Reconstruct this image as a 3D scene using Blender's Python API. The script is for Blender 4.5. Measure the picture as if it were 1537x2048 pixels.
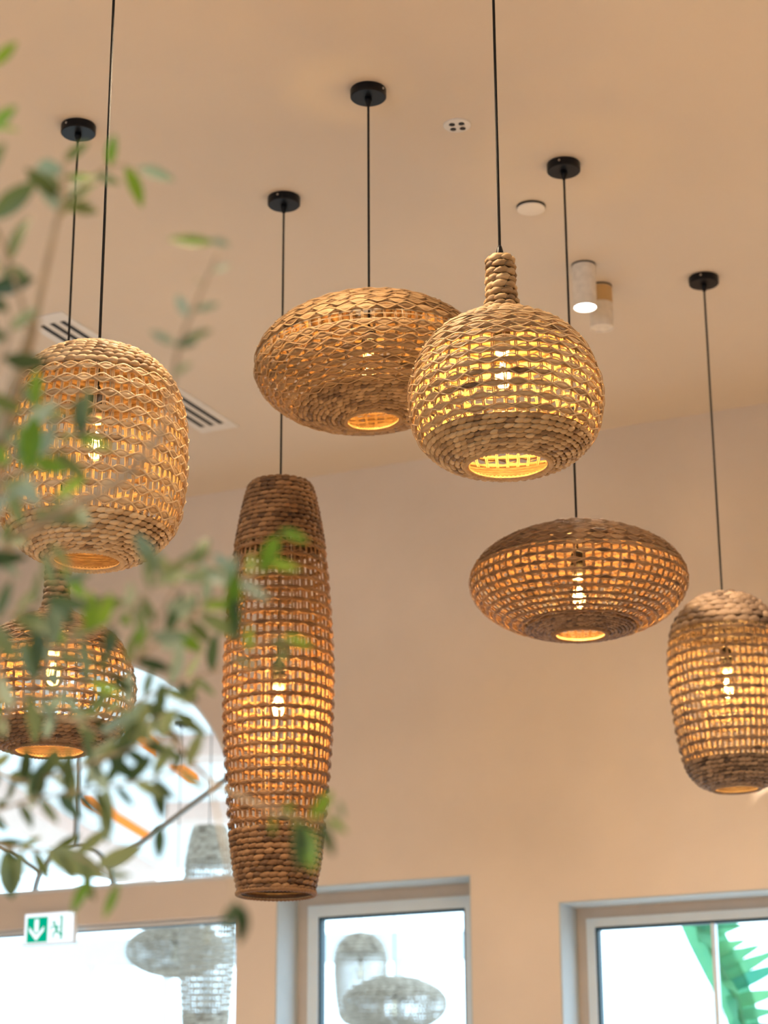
import bpy, bmesh, math, random
import numpy as np
from mathutils import Matrix, Vector

# ------------------------------------------------------------------ clear
for o in list(bpy.data.objects):
    bpy.data.objects.remove(o)
scene = bpy.context.scene
COL = scene.collection
PI = math.pi
rad = math.radians

# ------------------------------------------------------------------ camera
FPX, PITCH, ROLL = 4100.0, rad(18.2), rad(0.31)
CAM = np.array([0.0, 0.0, 1.6])
Fw = np.array([0, math.cos(PITCH), math.sin(PITCH)])
Rt0 = np.array([1.0, 0, 0]); Up0 = np.cross(Rt0, Fw)
Rt = Rt0 * math.cos(ROLL) - Up0 * math.sin(ROLL)
Up = Up0 * math.cos(ROLL) + Rt0 * math.sin(ROLL)
cam_data = bpy.data.cameras.new('camera')
cam_data.sensor_fit = 'VERTICAL'
cam_data.sensor_height = 36.0
cam_data.sensor_width = 36.0
cam_data.lens = 36.0 * FPX / 2048.0
cam_data.clip_start = 0.05
cam_data.clip_end = 200
cam_data.dof.use_dof = True
cam_data.dof.focus_distance = 5.0
cam_data.dof.aperture_fstop = 3.2
cam_data.dof.aperture_blades = 9
cam = bpy.data.objects.new('camera', cam_data)
COL.objects.link(cam)
cam.matrix_world = Matrix((
    (Rt[0], Up[0], -Fw[0], CAM[0]),
    (Rt[1], Up[1], -Fw[1], CAM[1]),
    (Rt[2], Up[2], -Fw[2], CAM[2]),
    (0, 0, 0, 1)))
scene.camera = cam


def at(x, y, Y):
    """point of the place seen at photo position (x, y), Y metres ahead"""
    d = Fw + Rt * ((x - 768.5) / FPX) + Up * ((1024 - y) / FPX)
    return CAM + d * (Y / d[1])


# ------------------------------------------------------------------ world and exposure
world = bpy.data.worlds.new('world')
scene.world = world
world.use_nodes = True
bg = world.node_tree.nodes['Background']
bg.inputs['Color'].default_value = (0.62, 0.83, 1.0, 1)
bg.inputs['Strength'].default_value = 4.0
vs = scene.view_settings
vs.view_transform = 'Standard'
vs.look = 'None'
vs.exposure = 0.12
vs.gamma = 1.0
vs.use_curve_mapping = False

# ------------------------------------------------------------------ room frame: u along the window wall, v into the room
CEIL = 4.7
P0 = np.array([0.513, 8.511, 0.0])
WA = rad(64.8)
DU = np.array([math.sin(WA), -math.cos(WA), 0.0])
NV = np.array([-math.cos(WA), -math.sin(WA), 0.0])       # from the wall towards the camera


def uv(u, v, z=0.0):
    return P0 + DU * u + NV * v + np.array([0, 0, z])


ROOM = Matrix((
    (DU[0], NV[0], 0, P0[0]),
    (DU[1], NV[1], 0, P0[1]),
    (0, 0, 1, 0),
    (0, 0, 0, 1)))
# note: (u, v, z) is left handed; meshes get their normals recalculated

U0, U1, V1 = -6.0, 8.5, 13.0


def portal(name, u, v, z, w, h, toward):
    l = bpy.data.lights.new(name, 'AREA')
    l.shape = 'RECTANGLE'
    l.size, l.size_y = w, h
    l.cycles.is_portal = True
    o = bpy.data.objects.new(name, l)
    COL.objects.link(o)
    o.location = uv(u, v, z)
    d = Vector(toward)
    o.rotation_euler = d.to_track_quat('-Z', 'Y').to_euler()
    return o


# openings of the wall behind the camera: daylight falls in through them
BACK = [(-1.5, 2.4)]
for a, b in BACK:
    portal('daylight_portal', (a + b) / 2, V1, 2.1, b - a, 3.6, -NV)
portal('daylight_portal', -2.17, 0.05, 2.0, 1.8, 4.0, NV)
portal('daylight_portal', -0.64, 0.05, 1.6, 0.95, 2.5, NV)
portal('daylight_portal', 0.95, 0.05, 1.5, 1.5, 2.4, NV)

# ------------------------------------------------------------------ materials
MATS = {}


def nodemat(name):
    m = bpy.data.materials.new(name)
    m.use_nodes = True
    nt = m.node_tree
    b = nt.nodes['Principled BSDF']
    return m, nt, b


def N(nt, kind, **kw):
    n = nt.nodes.new(kind)
    for k, v in kw.items():
        setattr(n, k, v)
    return n


def simple(name, col, rough=0.5, metal=0.0, var=0.08, scale=12.0, bump=0.0, bscale=60.0):
    m, nt, b = nodemat(name)
    tc = N(nt, 'ShaderNodeTexCoord')
    no = N(nt, 'ShaderNodeTexNoise')
    no.inputs['Scale'].default_value = scale
    no.inputs['Detail'].default_value = 4
    nt.links.new(tc.outputs['Object'], no.inputs['Vector'])
    r = N(nt, 'ShaderNodeValToRGB')
    r.color_ramp.elements[0].position = 0.3
    r.color_ramp.elements[1].position = 0.7
    r.color_ramp.elements[0].color = tuple(c * (1 - var) for c in col) + (1,)
    r.color_ramp.elements[1].color = tuple(min(1, c * (1 + var)) for c in col) + (1,)
    nt.links.new(no.outputs['Fac'], r.inputs['Fac'])
    nt.links.new(r.outputs['Color'], b.inputs['Base Color'])
    b.inputs['Roughness'].default_value = rough
    b.inputs['Metallic'].default_value = metal
    if bump:
        n2 = N(nt, 'ShaderNodeTexNoise')
        n2.inputs['Scale'].default_value = bscale
        n2.inputs['Detail'].default_value = 5
        nt.links.new(tc.outputs['Object'], n2.inputs['Vector'])
        bp = N(nt, 'ShaderNodeBump')
        bp.inputs['Strength'].default_value = bump
        bp.inputs['Distance'].default_value = 0.01
        nt.links.new(n2.outputs['Fac'], bp.inputs['Height'])
        nt.links.new(bp.outputs['Normal'], b.inputs['Normal'])
    MATS[name] = m
    return m


def straw(name, dark, mid, light, trans=0.25):
    """dried water hyacinth: tint attribute per strand, fibres, a little light coming through"""
    m, nt, b = nodemat(name)
    at_ = N(nt, 'ShaderNodeAttribute', attribute_name='tint')
    tc = N(nt, 'ShaderNodeTexCoord')
    oi = N(nt, 'ShaderNodeObjectInfo')
    n1 = N(nt, 'ShaderNodeTexNoise')
    n1.inputs['Scale'].default_value = 55
    n1.inputs['Detail'].default_value = 5
    mp = N(nt, 'ShaderNodeMapping')
    mp.inputs['Scale'].default_value = (1, 1, 3.2)
    nt.links.new(tc.outputs['Object'], mp.inputs['Vector'])
    nt.links.new(mp.outputs['Vector'], n1.inputs['Vector'])
    ad = N(nt, 'ShaderNodeMath', operation='MULTIPLY_ADD')
    nt.links.new(n1.outputs['Fac'], ad.inputs[0])
    ad.inputs[1].default_value = 0.55
    nt.links.new(at_.outputs['Fac'], ad.inputs[2])
    a2 = N(nt, 'ShaderNodeMath', operation='MULTIPLY_ADD')
    nt.links.new(oi.outputs['Random'], a2.inputs[0])
    a2.inputs[1].default_value = 0.14
    nt.links.new(ad.outputs[0], a2.inputs[2])
    r = N(nt, 'ShaderNodeValToRGB')
    e = r.color_ramp.elements
    e[0].position, e[0].color = 0.18, dark + (1,)
    e[1].position, e[1].color = 1.05 if False else 1.0, light + (1,)
    x = e.new(0.52)
    x.color = mid + (1,)
    nt.links.new(a2.outputs[0], r.inputs['Fac'])
    nt.links.new(r.outputs['Color'], b.inputs['Base Color'])
    b.inputs['Roughness'].default_value = 0.55
    b.inputs['Specular IOR Level'].default_value = 0.35
    bp = N(nt, 'ShaderNodeBump')
    bp.inputs['Strength'].default_value = 0.5
    bp.inputs['Distance'].default_value = 0.004
    nt.links.new(n1.outputs['Fac'], bp.inputs['Height'])
    nt.links.new(bp.outputs['Normal'], b.inputs['Normal'])
    tr = N(nt, 'ShaderNodeBsdfTranslucent')
    nt.links.new(r.outputs['Color'], tr.inputs['Color'])
    mx = N(nt, 'ShaderNodeMixShader')
    mx.inputs[0].default_value = trans
    nt.links.new(b.outputs[0], mx.inputs[1])
    nt.links.new(tr.outputs[0], mx.inputs[2])
    nt.links.new(mx.outputs[0], nt.nodes['Material Output'].inputs['Surface'])
    MATS[name] = m


def emit(name, col, strength):
    m, nt, b = nodemat(name)
    em = N(nt, 'ShaderNodeEmission')
    em.inputs['Color'].default_value = col + (1,)
    em.inputs['Strength'].default_value = strength
    nt.links.new(em.outputs[0], nt.nodes['Material Output'].inputs['Surface'])
    MATS[name] = m


def glass(name, tint, refl=0.12):
    m, nt, b = nodemat(name)
    t = N(nt, 'ShaderNodeBsdfTransparent')
    t.inputs['Color'].default_value = tint + (1,)
    g = N(nt, 'ShaderNodeBsdfGlossy')
    g.inputs['Roughness'].default_value = 0.02
    fr = N(nt, 'ShaderNodeFresnel')
    fr.inputs['IOR'].default_value = 1.35
    ml = N(nt, 'ShaderNodeMath', operation='MULTIPLY')
    ml.inputs[1].default_value = refl * 8
    nt.links.new(fr.outputs[0], ml.inputs[0])
    ml.use_clamp = True
    mx = N(nt, 'ShaderNodeMixShader')
    nt.links.new(ml.outputs[0], mx.inputs[0])
    nt.links.new(t.outputs[0], mx.inputs[1])
    nt.links.new(g.outputs[0], mx.inputs[2])
    nt.links.new(mx.outputs[0], nt.nodes['Material Output'].inputs['Surface'])
    MATS[name] = m


simple('plaster', (0.73, 0.655, 0.59), 0.9, var=0.06, scale=1.6, bump=0.35, bscale=9)
simple('ceiling_paint', (0.72, 0.645, 0.555), 0.9, var=0.015, scale=2)
simple('floor_wood', (0.68, 0.55, 0.42), 0.5, var=0.2, scale=5)
simple('black_metal', (0.005, 0.006, 0.009), 0.4)
MATS['black_metal'].node_tree.nodes['Principled BSDF'].inputs['Specular IOR Level'].default_value = 0.2
simple('black_cord', (0.008, 0.007, 0.0065), 0.8, var=0.5, scale=300)
simple('screw_steel', (0.6, 0.58, 0.55), 0.3, 1.0)
simple('socket_black', (0.02, 0.018, 0.016), 0.4)
simple('socket_ceramic', (0.75, 0.66, 0.5), 0.5)
simple('white_paint', (0.78, 0.77, 0.75), 0.5, var=0.02)
simple('frame_white', (0.84, 0.86, 0.87), 0.4, var=0.03)
simple('sash_sky_tint', (0.68, 0.80, 0.90), 0.35, var=0.02)  # blue of the sky's reflection put into the sash colour
simple('lining_sky_tint', (0.50, 0.565, 0.60), 0.8, var=0.03)  # sky light on the window reveals, put into a colour
simple('frame_warm_tint', (0.56, 0.50, 0.44), 0.5, var=0.03)  # white frame with the warm room light put into its colour
simple('gasket', (0.01, 0.05, 0.075), 0.5)
simple('slot_black', (0.008, 0.009, 0.01), 0.7)
simple('downlight_white', (0.82, 0.77, 0.70), 0.7, var=0.08, scale=40, bump=0.2, bscale=200)
simple('downlight_tan', (0.66, 0.46, 0.22), 0.7)
simple('beam_pink', (0.72, 0.52, 0.44), 0.7, var=0.04)
simple('terrace_white', (0.86, 0.87, 0.87), 0.8, var=0.02)
simple('post_white', (0.72, 0.78, 0.82), 0.6, var=0.02)
simple('terrace_floor', (0.62, 0.60, 0.56), 0.8)
simple('muntin', (0.30, 0.33, 0.33), 0.5)
simple('bark', (0.40, 0.32, 0.22), 0.85, var=0.3, scale=40, bump=0.4)
simple('pot_clay', (0.55, 0.45, 0.36), 0.8)
simple('soil', (0.06, 0.04, 0.03), 0.95)
simple('sign_green', (0.0, 0.42, 0.25), 0.4, var=0.02)
straw('straw_golden', (0.1260, 0.0675, 0.0315), (0.3780, 0.2385, 0.1125), (0.5760, 0.4050, 0.2250), 0.08)
straw('straw_pale', (0.17, 0.095, 0.045), (0.48, 0.315, 0.165), (0.70, 0.52, 0.32), 0.08)
straw('straw_brown', (0.0576, 0.0295, 0.0158), (0.1692, 0.0936, 0.0468), (0.3024, 0.1836, 0.0972), 0.08)
straw('straw_glass_haze', (0.15, 0.115, 0.085), (0.35, 0.285, 0.215), (0.58, 0.50, 0.41), 0.08)  # terrace lamps: glare of the glass put into a paler, greyer straw
straw('straw_amber', (0.0968, 0.0484, 0.0211), (0.2904, 0.1716, 0.0748), (0.4752, 0.3080, 0.1540), 0.08)
straw('straw_rust', (0.0525, 0.0255, 0.0128), (0.1650, 0.0840, 0.0375), (0.2850, 0.1575, 0.0750), 0.08)
straw('straw_grey', (0.0648, 0.0418, 0.0302), (0.2088, 0.1404, 0.0936), (0.3744, 0.2664, 0.1800), 0.15)
emit('filament_glow', (1.0, 0.62, 0.22), 60.0)
emit('bulb_glow', (1.0, 0.72, 0.36), 7.0)
emit('led_orange', (1.0, 0.33, 0.07), 1.3)
emit('downlight_glow', (1.0, 0.93, 0.82), 14.0)
emit('sign_lit', (0.86, 0.93, 1.0), 1.25)
emit('sign_lit_green', (0.0, 0.42, 0.24), 1.0)
glass('window_glass', (0.95, 0.985, 0.99), 0.05)
glass('bulb_glass', (1.0, 0.95, 0.85), 0.10)


def leafmat(name, a, b_, trans):
    m, nt, b = nodemat(name)
    oi = N(nt, 'ShaderNodeObjectInfo')
    tc = N(nt, 'ShaderNodeTexCoord')
    no = N(nt, 'ShaderNodeTexNoise')
    no.inputs['Scale'].default_value = 25
    nt.links.new(tc.outputs['Object'], no.inputs['Vector'])
    ad = N(nt, 'ShaderNodeMath', operation='MULTIPLY_ADD')
    ad.inputs[1].default_value = 0.4
    nt.links.new(no.outputs['Fac'], ad.inputs[0])
    ml = N(nt, 'ShaderNodeMath', operation='MULTIPLY')
    ml.inputs[1].default_value = 0.8
    nt.links.new(oi.outputs['Random'], ml.inputs[0])
    nt.links.new(ml.outputs[0], ad.inputs[2])
    r = N(nt, 'ShaderNodeValToRGB')
    r.color_ramp.elements[0].position = 0.15
    r.color_ramp.elements[0].color = a + (1,)
    r.color_ramp.elements[1].position = 0.95
    r.color_ramp.elements[1].color = b_ + (1,)
    nt.links.new(ad.outputs[0], r.inputs['Fac'])
    nt.links.new(r.outputs['Color'], b.inputs['Base Color'])
    b.inputs['Roughness'].default_value = 0.38
    tr = N(nt, 'ShaderNodeBsdfTranslucent')
    nt.links.new(r.outputs['Color'], tr.inputs['Color'])
    mx = N(nt, 'ShaderNodeMixShader')
    mx.inputs[0].default_value = trans
    nt.links.new(b.outputs[0], mx.inputs[1])
    nt.links.new(tr.outputs[0], mx.inputs[2])
    nt.links.new(mx.outputs[0], nt.nodes['Material Output'].inputs['Surface'])
    MATS[name] = m


leafmat('leaf_bright', (0.10, 0.24, 0.02), (0.24, 0.42, 0.05), 0.4)
leafmat('leaf_olive', (0.10, 0.16, 0.05), (0.26, 0.33, 0.16), 0.35)
leafmat('leaf_dark', (0.03, 0.075, 0.03), (0.09, 0.15, 0.06), 0.25)
leafmat('leaf_silver', (0.20, 0.32, 0.24), (0.38, 0.50, 0.40), 0.3)
leafmat('leaf_palm', (0.05, 0.30, 0.20), (0.16, 0.44, 0.20), 0.5)


# ------------------------------------------------------------------ mesh helpers
class MB:
    """collects shapes; build() links them as ONE mesh object"""

    def __init__(s):
        s.v = []; s.f = []; s.t = []; s.n = 0

    def add(s, v, f, tint=0.35):
        v = np.asarray(v, float).reshape(-1, 3)
        s.v.append(v)
        s.f.extend([tuple(i + s.n for i in q) for q in f])
        t = np.full(len(v), tint) if np.isscalar(tint) else np.asarray(tint, float)
        s.t.append(t)
        s.n += len(v)

    def grid(s, P, closed_i, closed_j, tint=0.35):
        """P (n, m, 3) sections"""
        n, m, _ = P.shape
        f = []
        ni = n if closed_i else n - 1
        nj = m if closed_j else m - 1
        for i in range(ni):
            i2 = (i + 1) % n
            for j in range(nj):
                j2 = (j + 1) % m
                f.append((i * m + j, i2 * m + j, i2 * m + j2, i * m + j2))
        s.add(P.reshape(-1, 3), f, tint)

    def box(s, a, b):
        (x0, y0, z0), (x1, y1, z1) = a, b
        v = [(x0, y0, z0), (x1, y0, z0), (x1, y1, z0), (x0, y1, z0),
             (x0, y0, z1), (x1, y0, z1), (x1, y1, z1), (x0, y1, z1)]
        s.add(v, [(0, 3, 2, 1), (4, 5, 6, 7), (0, 1, 5, 4), (1, 2, 6, 5), (2, 3, 7, 6), (3, 0, 4, 7)])

    def lathe(s, prof, sides=24, cap0=True, cap1=True, c=(0, 0)):
        th = np.linspace(0, 2 * PI, sides, endpoint=False)
        P = np.zeros((len(prof), sides, 3))
        for i, (r, z) in enumerate(prof):
            P[i, :, 0] = c[0] + r * np.cos(th)
            P[i, :, 1] = c[1] + r * np.sin(th)
            P[i, :, 2] = z
        k = s.n
        s.grid(P, False, True)
        if cap0:
            s.f.append(tuple(k + i for i in range(sides)))
        if cap1:
            s.f.append(tuple(k + (len(prof) - 1) * sides + i for i in range(sides)))

    def tube(s, pts, r, sides=6, closed=False, tint=0.35):
        pts = np.asarray(pts, float)
        n = len(pts)
        r = np.full(n, r) if np.isscalar(r) else np.asarray(r, float)
        if closed:
            T = np.roll(pts, -1, 0) - np.roll(pts, 1, 0)
        else:
            T = np.gradient(pts, axis=0)
        T /= np.linalg.norm(T, axis=1)[:, None] + 1e-12
        ref = np.array([0.31, 0.17, 0.93])
        A = np.cross(T, ref)
        A /= np.linalg.norm(A, axis=1)[:, None] + 1e-12
        B = np.cross(T, A)
        th = np.linspace(0, 2 * PI, sides, endpoint=False)
        P = pts[:, None, :] + r[:, None, None] * (A[:, None, :] * np.cos(th)[None, :, None] + B[:, None, :] * np.sin(th)[None, :, None])
        k = s.n
        s.grid(P, closed, True, np.repeat(tint, sides) if not np.isscalar(tint) else tint)
        if not closed:
            s.f.append(tuple(k + i for i in range(sides)))
            s.f.append(tuple(k + (n - 1) * sides + i for i in range(sides)))

    def mesh(s, name, mat, smooth=True, recalc=True):
        me = bpy.data.meshes.new(name)
        V = np.concatenate(s.v) if s.v else np.zeros((0, 3))
        me.from_pydata([tuple(p) for p in V], [], s.f)
        if recalc:
            bm = bmesh.new(); bm.from_mesh(me)
            bmesh.ops.recalc_face_normals(bm, faces=bm.faces)
            bm.to_mesh(me); bm.free()
        a = me.attributes.new('tint', 'FLOAT', 'POINT')
        a.data.foreach_set('value', np.concatenate(s.t).astype(np.float32))
        if smooth:
            me.polygons.foreach_set('use_smooth', np.ones(len(me.polygons), bool))
        me.materials.append(MATS[mat])
        me.update()
        return me

    def build(s, name, mat, parent=None, smooth=True, recalc=True):
        return put(name, s.mesh(name, mat, smooth, recalc), parent)


def put(name, me, parent=None):
    o = bpy.data.objects.new(name, me)
    COL.objects.link(o)
    if parent is not None:
        o.parent = parent
    return o


def empty(name, loc=(0, 0, 0), rz=0.0):
    o = bpy.data.objects.new(name, None)
    o.empty_display_size = 0.1
    COL.objects.link(o)
    o.location = loc
    o.rotation_euler = (0, 0, rz)
    return o


def tag(o, label, cat, group=None, kind=None):
    o['label'] = label
    o['category'] = cat
    if group:
        o['group'] = group
    if kind:
        o['kind'] = kind
    return o


def struct(o, label=None):
    o['kind'] = 'structure'
    if label:
        o['label'] = label
    return o


def roombox(name, mat, u, v, z, parent=None, smooth=False):
    """box in room coordinates (u along the wall, v into the room)"""
    b = MB()
    b.box((u[0], v[0], z[0]), (u[1], v[1], z[1]))
    V = np.concatenate(b.v)
    b.v = [np.array([uv(p[0], p[1], p[2]) for p in V])]
    return b.build(name, mat, parent, smooth)


# ------------------------------------------------------------------ the room
def circle_pts(cu, cz, r, a0, a1, n):
    return [(cu + r * math.cos(rad(a0 + (a1 - a0) * i / n)), cz + r * math.sin(rad(a0 + (a1 - a0) * i / n))) for i in range(n + 1)]


AU, AZ, AR = -2.175, 3.10, 0.885           # arch centre and radius
ARCH_BASE, DOOR_HEAD = 2.886, 2.73
arch = [(AU - AR, ARCH_BASE), (AU + AR, ARCH_BASE)] + circle_pts(AU, AZ, AR, 0, 180, 40)
holes = [
    arch,
    [(AU - AR, 0.04), (AU + AR, 0.04), (AU + AR, DOOR_HEAD), (AU - AR, DOOR_HEAD)],
    [(-1.095, 0.35), (-0.178, 0.35), (-0.178, 2.831), (-1.095, 2.831)],
    [(0.207, 0.35), (1.75, 0.35), (1.75, 2.695), (0.207, 2.695)],
]


def wall_with_holes(name, outer, holes, thick, mat, v_front):
    cu = bpy.data.curves.new(name, 'CURVE')
    cu.dimensions = '2D'
    cu.fill_mode = 'BOTH'
    cu.extrude = thick / 2
    for pl in [outer] + holes:
        sp = cu.splines.new('POLY')
        sp.points.add(len(pl) - 1)
        for p, (a, b) in zip(sp.points, pl):
            p.co = (a, b, 0, 1)
        sp.use_cyclic_u = True
    tmp = bpy.data.objects.new('tmp', cu)
    COL.objects.link(tmp)
    dg = bpy.context.evaluated_depsgraph_get()
    me = bpy.data.meshes.new_from_object(tmp.evaluated_get(dg))
    bpy.data.objects.remove(tmp)
    me.name = name
    for vtx in me.vertices:
        a, b, c = vtx.co
        vtx.co = uv(a, v_front - thick / 2 + c, b)
    bm = bmesh.new(); bm.from_mesh(me)
    bmesh.ops.remove_doubles(bm, verts=bm.verts, dist=1e-5)
    bmesh.ops.recalc_face_normals(bm, faces=bm.faces)
    bm.to_mesh(me); bm.free()
    me.materials.clear()
    me.materials.append(MATS[mat])
    for p in me.polygons:
        p.use_smooth = False
    return put(name, me)


T = 0.27
struct(wall_with_holes('wall_front', [(U0, 0), (U1, 0), (U1, CEIL), (U0, CEIL)], holes, T, 'plaster', 0.0),
       'warm beige plaster wall with arched window, door and two windows')
struct(wall_with_holes('wall_back', [(U0, 0), (U1, 0), (U1, CEIL), (U0, CEIL)],
                       [[(a, 0.3), (b, 0.3), (b, 3.9), (a, 3.9)] for a, b in BACK], T, 'plaster', V1 + T))
struct(roombox('wall_left', 'plaster', (U0 - T, U0), (-T, V1 + T), (0, CEIL)))
struct(roombox('wall_right', 'plaster', (U1, U1 + T), (-T, V1 + T), (0, CEIL)))
struct(roombox('floor', 'floor_wood', (U0 - T, U1 + T), (-T, V1 + T), (-0.15, 0)))
struct(roombox('ceiling', 'ceiling_paint', (U0 - T, U1 + T), (-T, V1 + T), (CEIL, CEIL + 0.15)),
       'smooth warm beige ceiling')


# -------- arched window over the door
def ring_band(mb, cu, cz, r0, r1, a0, a1, n, v0, v1):
    th = [rad(a0 + (a1 - a0) * i / n) for i in range(n + 1)]
    P = np.zeros((n + 1, 4, 3))
    for i, t in enumerate(th):
        c, s_ = math.cos(t), math.sin(t)
        for j, (r, v) in enumerate(((r0, v0), (r1, v0), (r1, v1), (r0, v1))):
            P[i, j] = uv(cu + r * c, v, cz + r * s_)
    mb.grid(P, False, True)


def bar(mb, a, b, w, v0, v1):
    a = np.array(a); b = np.array(b)
    d = (b - a) / np.linalg.norm(b - a)
    nn = np.array([-d[1], d[0]]) * w / 2
    c = [a + nn, b + nn, b - nn, a - nn]
    v = [uv(p[0], v0, p[1]) for p in c] + [uv(p[0], v1, p[1]) for p in c]
    mb.add(v, [(0, 1, 2, 3), (7, 6, 5, 4), (0, 4, 5, 1), (1, 5, 6, 2), (2, 6, 7, 3), (3, 7, 4, 0)])


fr = MB()
ring_band(fr, AU, AZ, AR - 0.022, AR, 0, 180, 40, -0.07, -0.03)
bar(fr, (AU - AR, ARCH_BASE + 0.011), (AU + AR, ARCH_BASE + 0.011), 0.022, -0.07, -0.03)
bar(fr, (AU - AR + 0.011, ARCH_BASE), (AU - AR + 0.011, AZ), 0.022, -0.07, -0.03)
bar(fr, (AU + AR - 0.011, ARCH_BASE), (AU + AR - 0.011, AZ), 0.022, -0.07, -0.03)
win1 = struct(fr.build('window_1', 'frame_white', None, False), 'arched fanlight window with thin radiating bars above the door')
g = MB()
pl = [(AU - AR, ARCH_BASE), (AU + AR, ARCH_BASE)] + circle_pts(AU, AZ, AR, 0, 180, 40)
g.add([uv(a, -0.05, b) for a, b in pl], [tuple(range(len(pl)))])
g.build('pane', 'window_glass', win1, False)
SPC = (AU, ARCH_BASE)
for ang in (30, 90, 150):
    m = MB()
    r1 = 1.05 if ang != 90 else 1.08
    ca, sa = math.cos(rad(ang)), math.sin(rad(ang))
    k = 0.215
    while True:
        pu, pz = SPC[0] + ca * k, SPC[1] + sa * k
        if (pz > AZ and math.hypot(pu - AU, pz - AZ) > AR - 0.01) or abs(pu - AU) > AR - 0.01:
            break
        k += 0.004
    bar(m, (SPC[0] + ca * 0.215, SPC[1] + sa * 0.215), (pu, pz), 0.016, -0.062, -0.036)
    m.build('glazing_bar', 'muntin', win1, False)
m = MB()
ring_band(m, AU, ARCH_BASE, 0.207, 0.223, 0, 180, 24, -0.062, -0.036)
m.build('glazing_arc', 'muntin', win1, False)


# -------- rectangular glazing
def glazing(name, u0, u1, z0, z1, off, fw, sw, outer_mat, label, mull=()):
    f_ = MB()
    for a, b, c, d in ((u0, u1, z1 - fw, z1), (u0, u1, z0, z0 + fw), (u0, u0 + fw, z0 + fw, z1 - fw), (u1 - fw, u1, z0 + fw, z1 - fw)):
        bar(f_, ((a, (c + d) / 2) if d - c < b - a else ((a + b) / 2, c)), ((b, (c + d) / 2) if d - c < b - a else ((a + b) / 2, d)),
            (d - c) if d - c < b - a else (b - a), -off - 0.05, -off)
    root = struct(f_.build(name, outer_mat, None, False), label)
    a0, a1, b0, b1 = u0 + fw, u1 - fw, z0 + fw, z1 - fw
    s_ = MB()
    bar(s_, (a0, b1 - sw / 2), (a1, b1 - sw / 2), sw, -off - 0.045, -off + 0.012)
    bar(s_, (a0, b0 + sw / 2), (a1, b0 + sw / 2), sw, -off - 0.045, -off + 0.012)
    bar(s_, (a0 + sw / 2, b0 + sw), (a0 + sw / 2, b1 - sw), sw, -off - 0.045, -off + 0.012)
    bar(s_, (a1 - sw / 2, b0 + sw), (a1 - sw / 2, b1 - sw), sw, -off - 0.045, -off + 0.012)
    sash = s_.build('sash', 'sash_sky_tint' if sw > 0.02 else 'frame_white', root, False)
    k0, k1, l0, l1 = a0 + sw, a1 - sw, b0 + sw, b1 - sw
    ga = MB()
    gw = 0.011 if sw > 0.02 else 0.004
    bar(ga, (k0, l1 - gw / 2), (k1, l1 - gw / 2), gw, -off - 0.04, -off + 0.002)
    bar(ga, (k0, l0 + gw / 2), (k1, l0 + gw / 2), gw, -off - 0.04, -off + 0.002)
    bar(ga, (k0 + gw / 2, l0 + gw), (k0 + gw / 2, l1 - gw), gw, -off - 0.04, -off + 0.002)
    bar(ga, (k1 - gw / 2, l0 + gw), (k1 - gw / 2, l1 - gw), gw, -off - 0.04, -off + 0.002)
    ga.build('gasket', 'gasket', sash, False)
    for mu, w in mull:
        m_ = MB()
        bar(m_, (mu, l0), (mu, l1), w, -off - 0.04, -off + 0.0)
        m_.build('mullion', 'sash_sky_tint', root, False)
    if off > 0.1:          # boards added over the reveal, blue-grey sky light put into their colour
        for nm_, p_, q_ in (('head_sky_tint', (u0, z1 - 0.003), (u1, z1 - 0.003)), ('jamb_sky_tint', (u0 + 0.003, z0), (u0 + 0.003, z1 - 0.006)), ('jamb_sky_tint', (u1 - 0.003, z0), (u1 - 0.003, z1 - 0.006))):
            ln = MB(); bar(ln, p_, q_, 0.006, -off, -0.004); ln.build(nm_, 'lining_sky_tint', root, False)
    edges = [k0] + [mu for mu, w in mull] + [k1]
    for a, b in zip(edges[:-1], edges[1:]):
        p = MB()
        p.add([uv(a, -off - 0.025, l0), uv(b, -off - 0.025, l0), uv(b, -off - 0.025, l1), uv(a, -off - 0.025, l1)], [(0, 1, 2, 3)])
        p.build('pane', 'window_glass', root, False)
    return root


glazing('door_1', AU - AR, AU + AR, 0.04, DOOR_HEAD, 0.05, 0.008, 0.012, 'frame_white',
        'glazed door opening below the arched window')
glazing('window_2', -1.095, -0.178, 0.35, 2.831, 0.20, 0.058, 0.05, 'frame_warm_tint',
        'narrow window with white sash behind the tall woven lamp')
glazing('window_3', 0.207, 1.75, 0.35, 2.695, 0.20, 0.05, 0.036, 'frame_warm_tint',
        'wide window with leafy plant behind it', mull=((0.79, 0.016),))

# ------------------------------------------------------------------ terrace behind the glass
TD = np.array([0.15, 0.9887, 0]); TE = np.array([0.9887, -0.15, 0])   # terrace axes: away, to the right
TO = np.array([-0.55, 9.3, 0])


def te(e, d, z):
    return TO + TE * e + TD * d + np.array([0, 0, z])


def tbox(name, mat, e, d, z, parent=None):
    b = MB()
    b.box((e[0], d[0], z[0]), (e[1], d[1], z[1]))
    V = np.concatenate(b.v)
    b.v = [np.array([te(*p) for p in V])]
    return b.build(name, mat, parent, False)


TZ = 4.55
struct(tbox('ceiling_terrace', 'terrace_white', (-7.0, 0.45), (0.3, 10.5), (TZ, TZ + 0.12)), 'white terrace ceiling beyond the glass')
gm = MB()
gm.add([(-30, 8.9 + 14, -0.02), (-30, 45, -0.02), (30, 45, -0.02), (30, -4, -0.02)], [(0, 1, 2, 3)])
struct(gm.build('floor_terrace', 'terrace_floor', None, False))
struct(tbox('trim_1', 'post_white', (-7.0, 0.45), (10.3, 10.5), (3.62, 3.88)), 'pale fascia at the far edge of the terrace ceiling')
for i, e in enumerate((-5.4, -3.9, -3.15, -2.75, -0.9, 0.38)):
    struct(tbox('trim_%d' % (i + 2), 'post_white', (e - 0.035, e + 0.035), (10.35, 10.45), (0, 3.62)), 'slim white terrace post')
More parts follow.
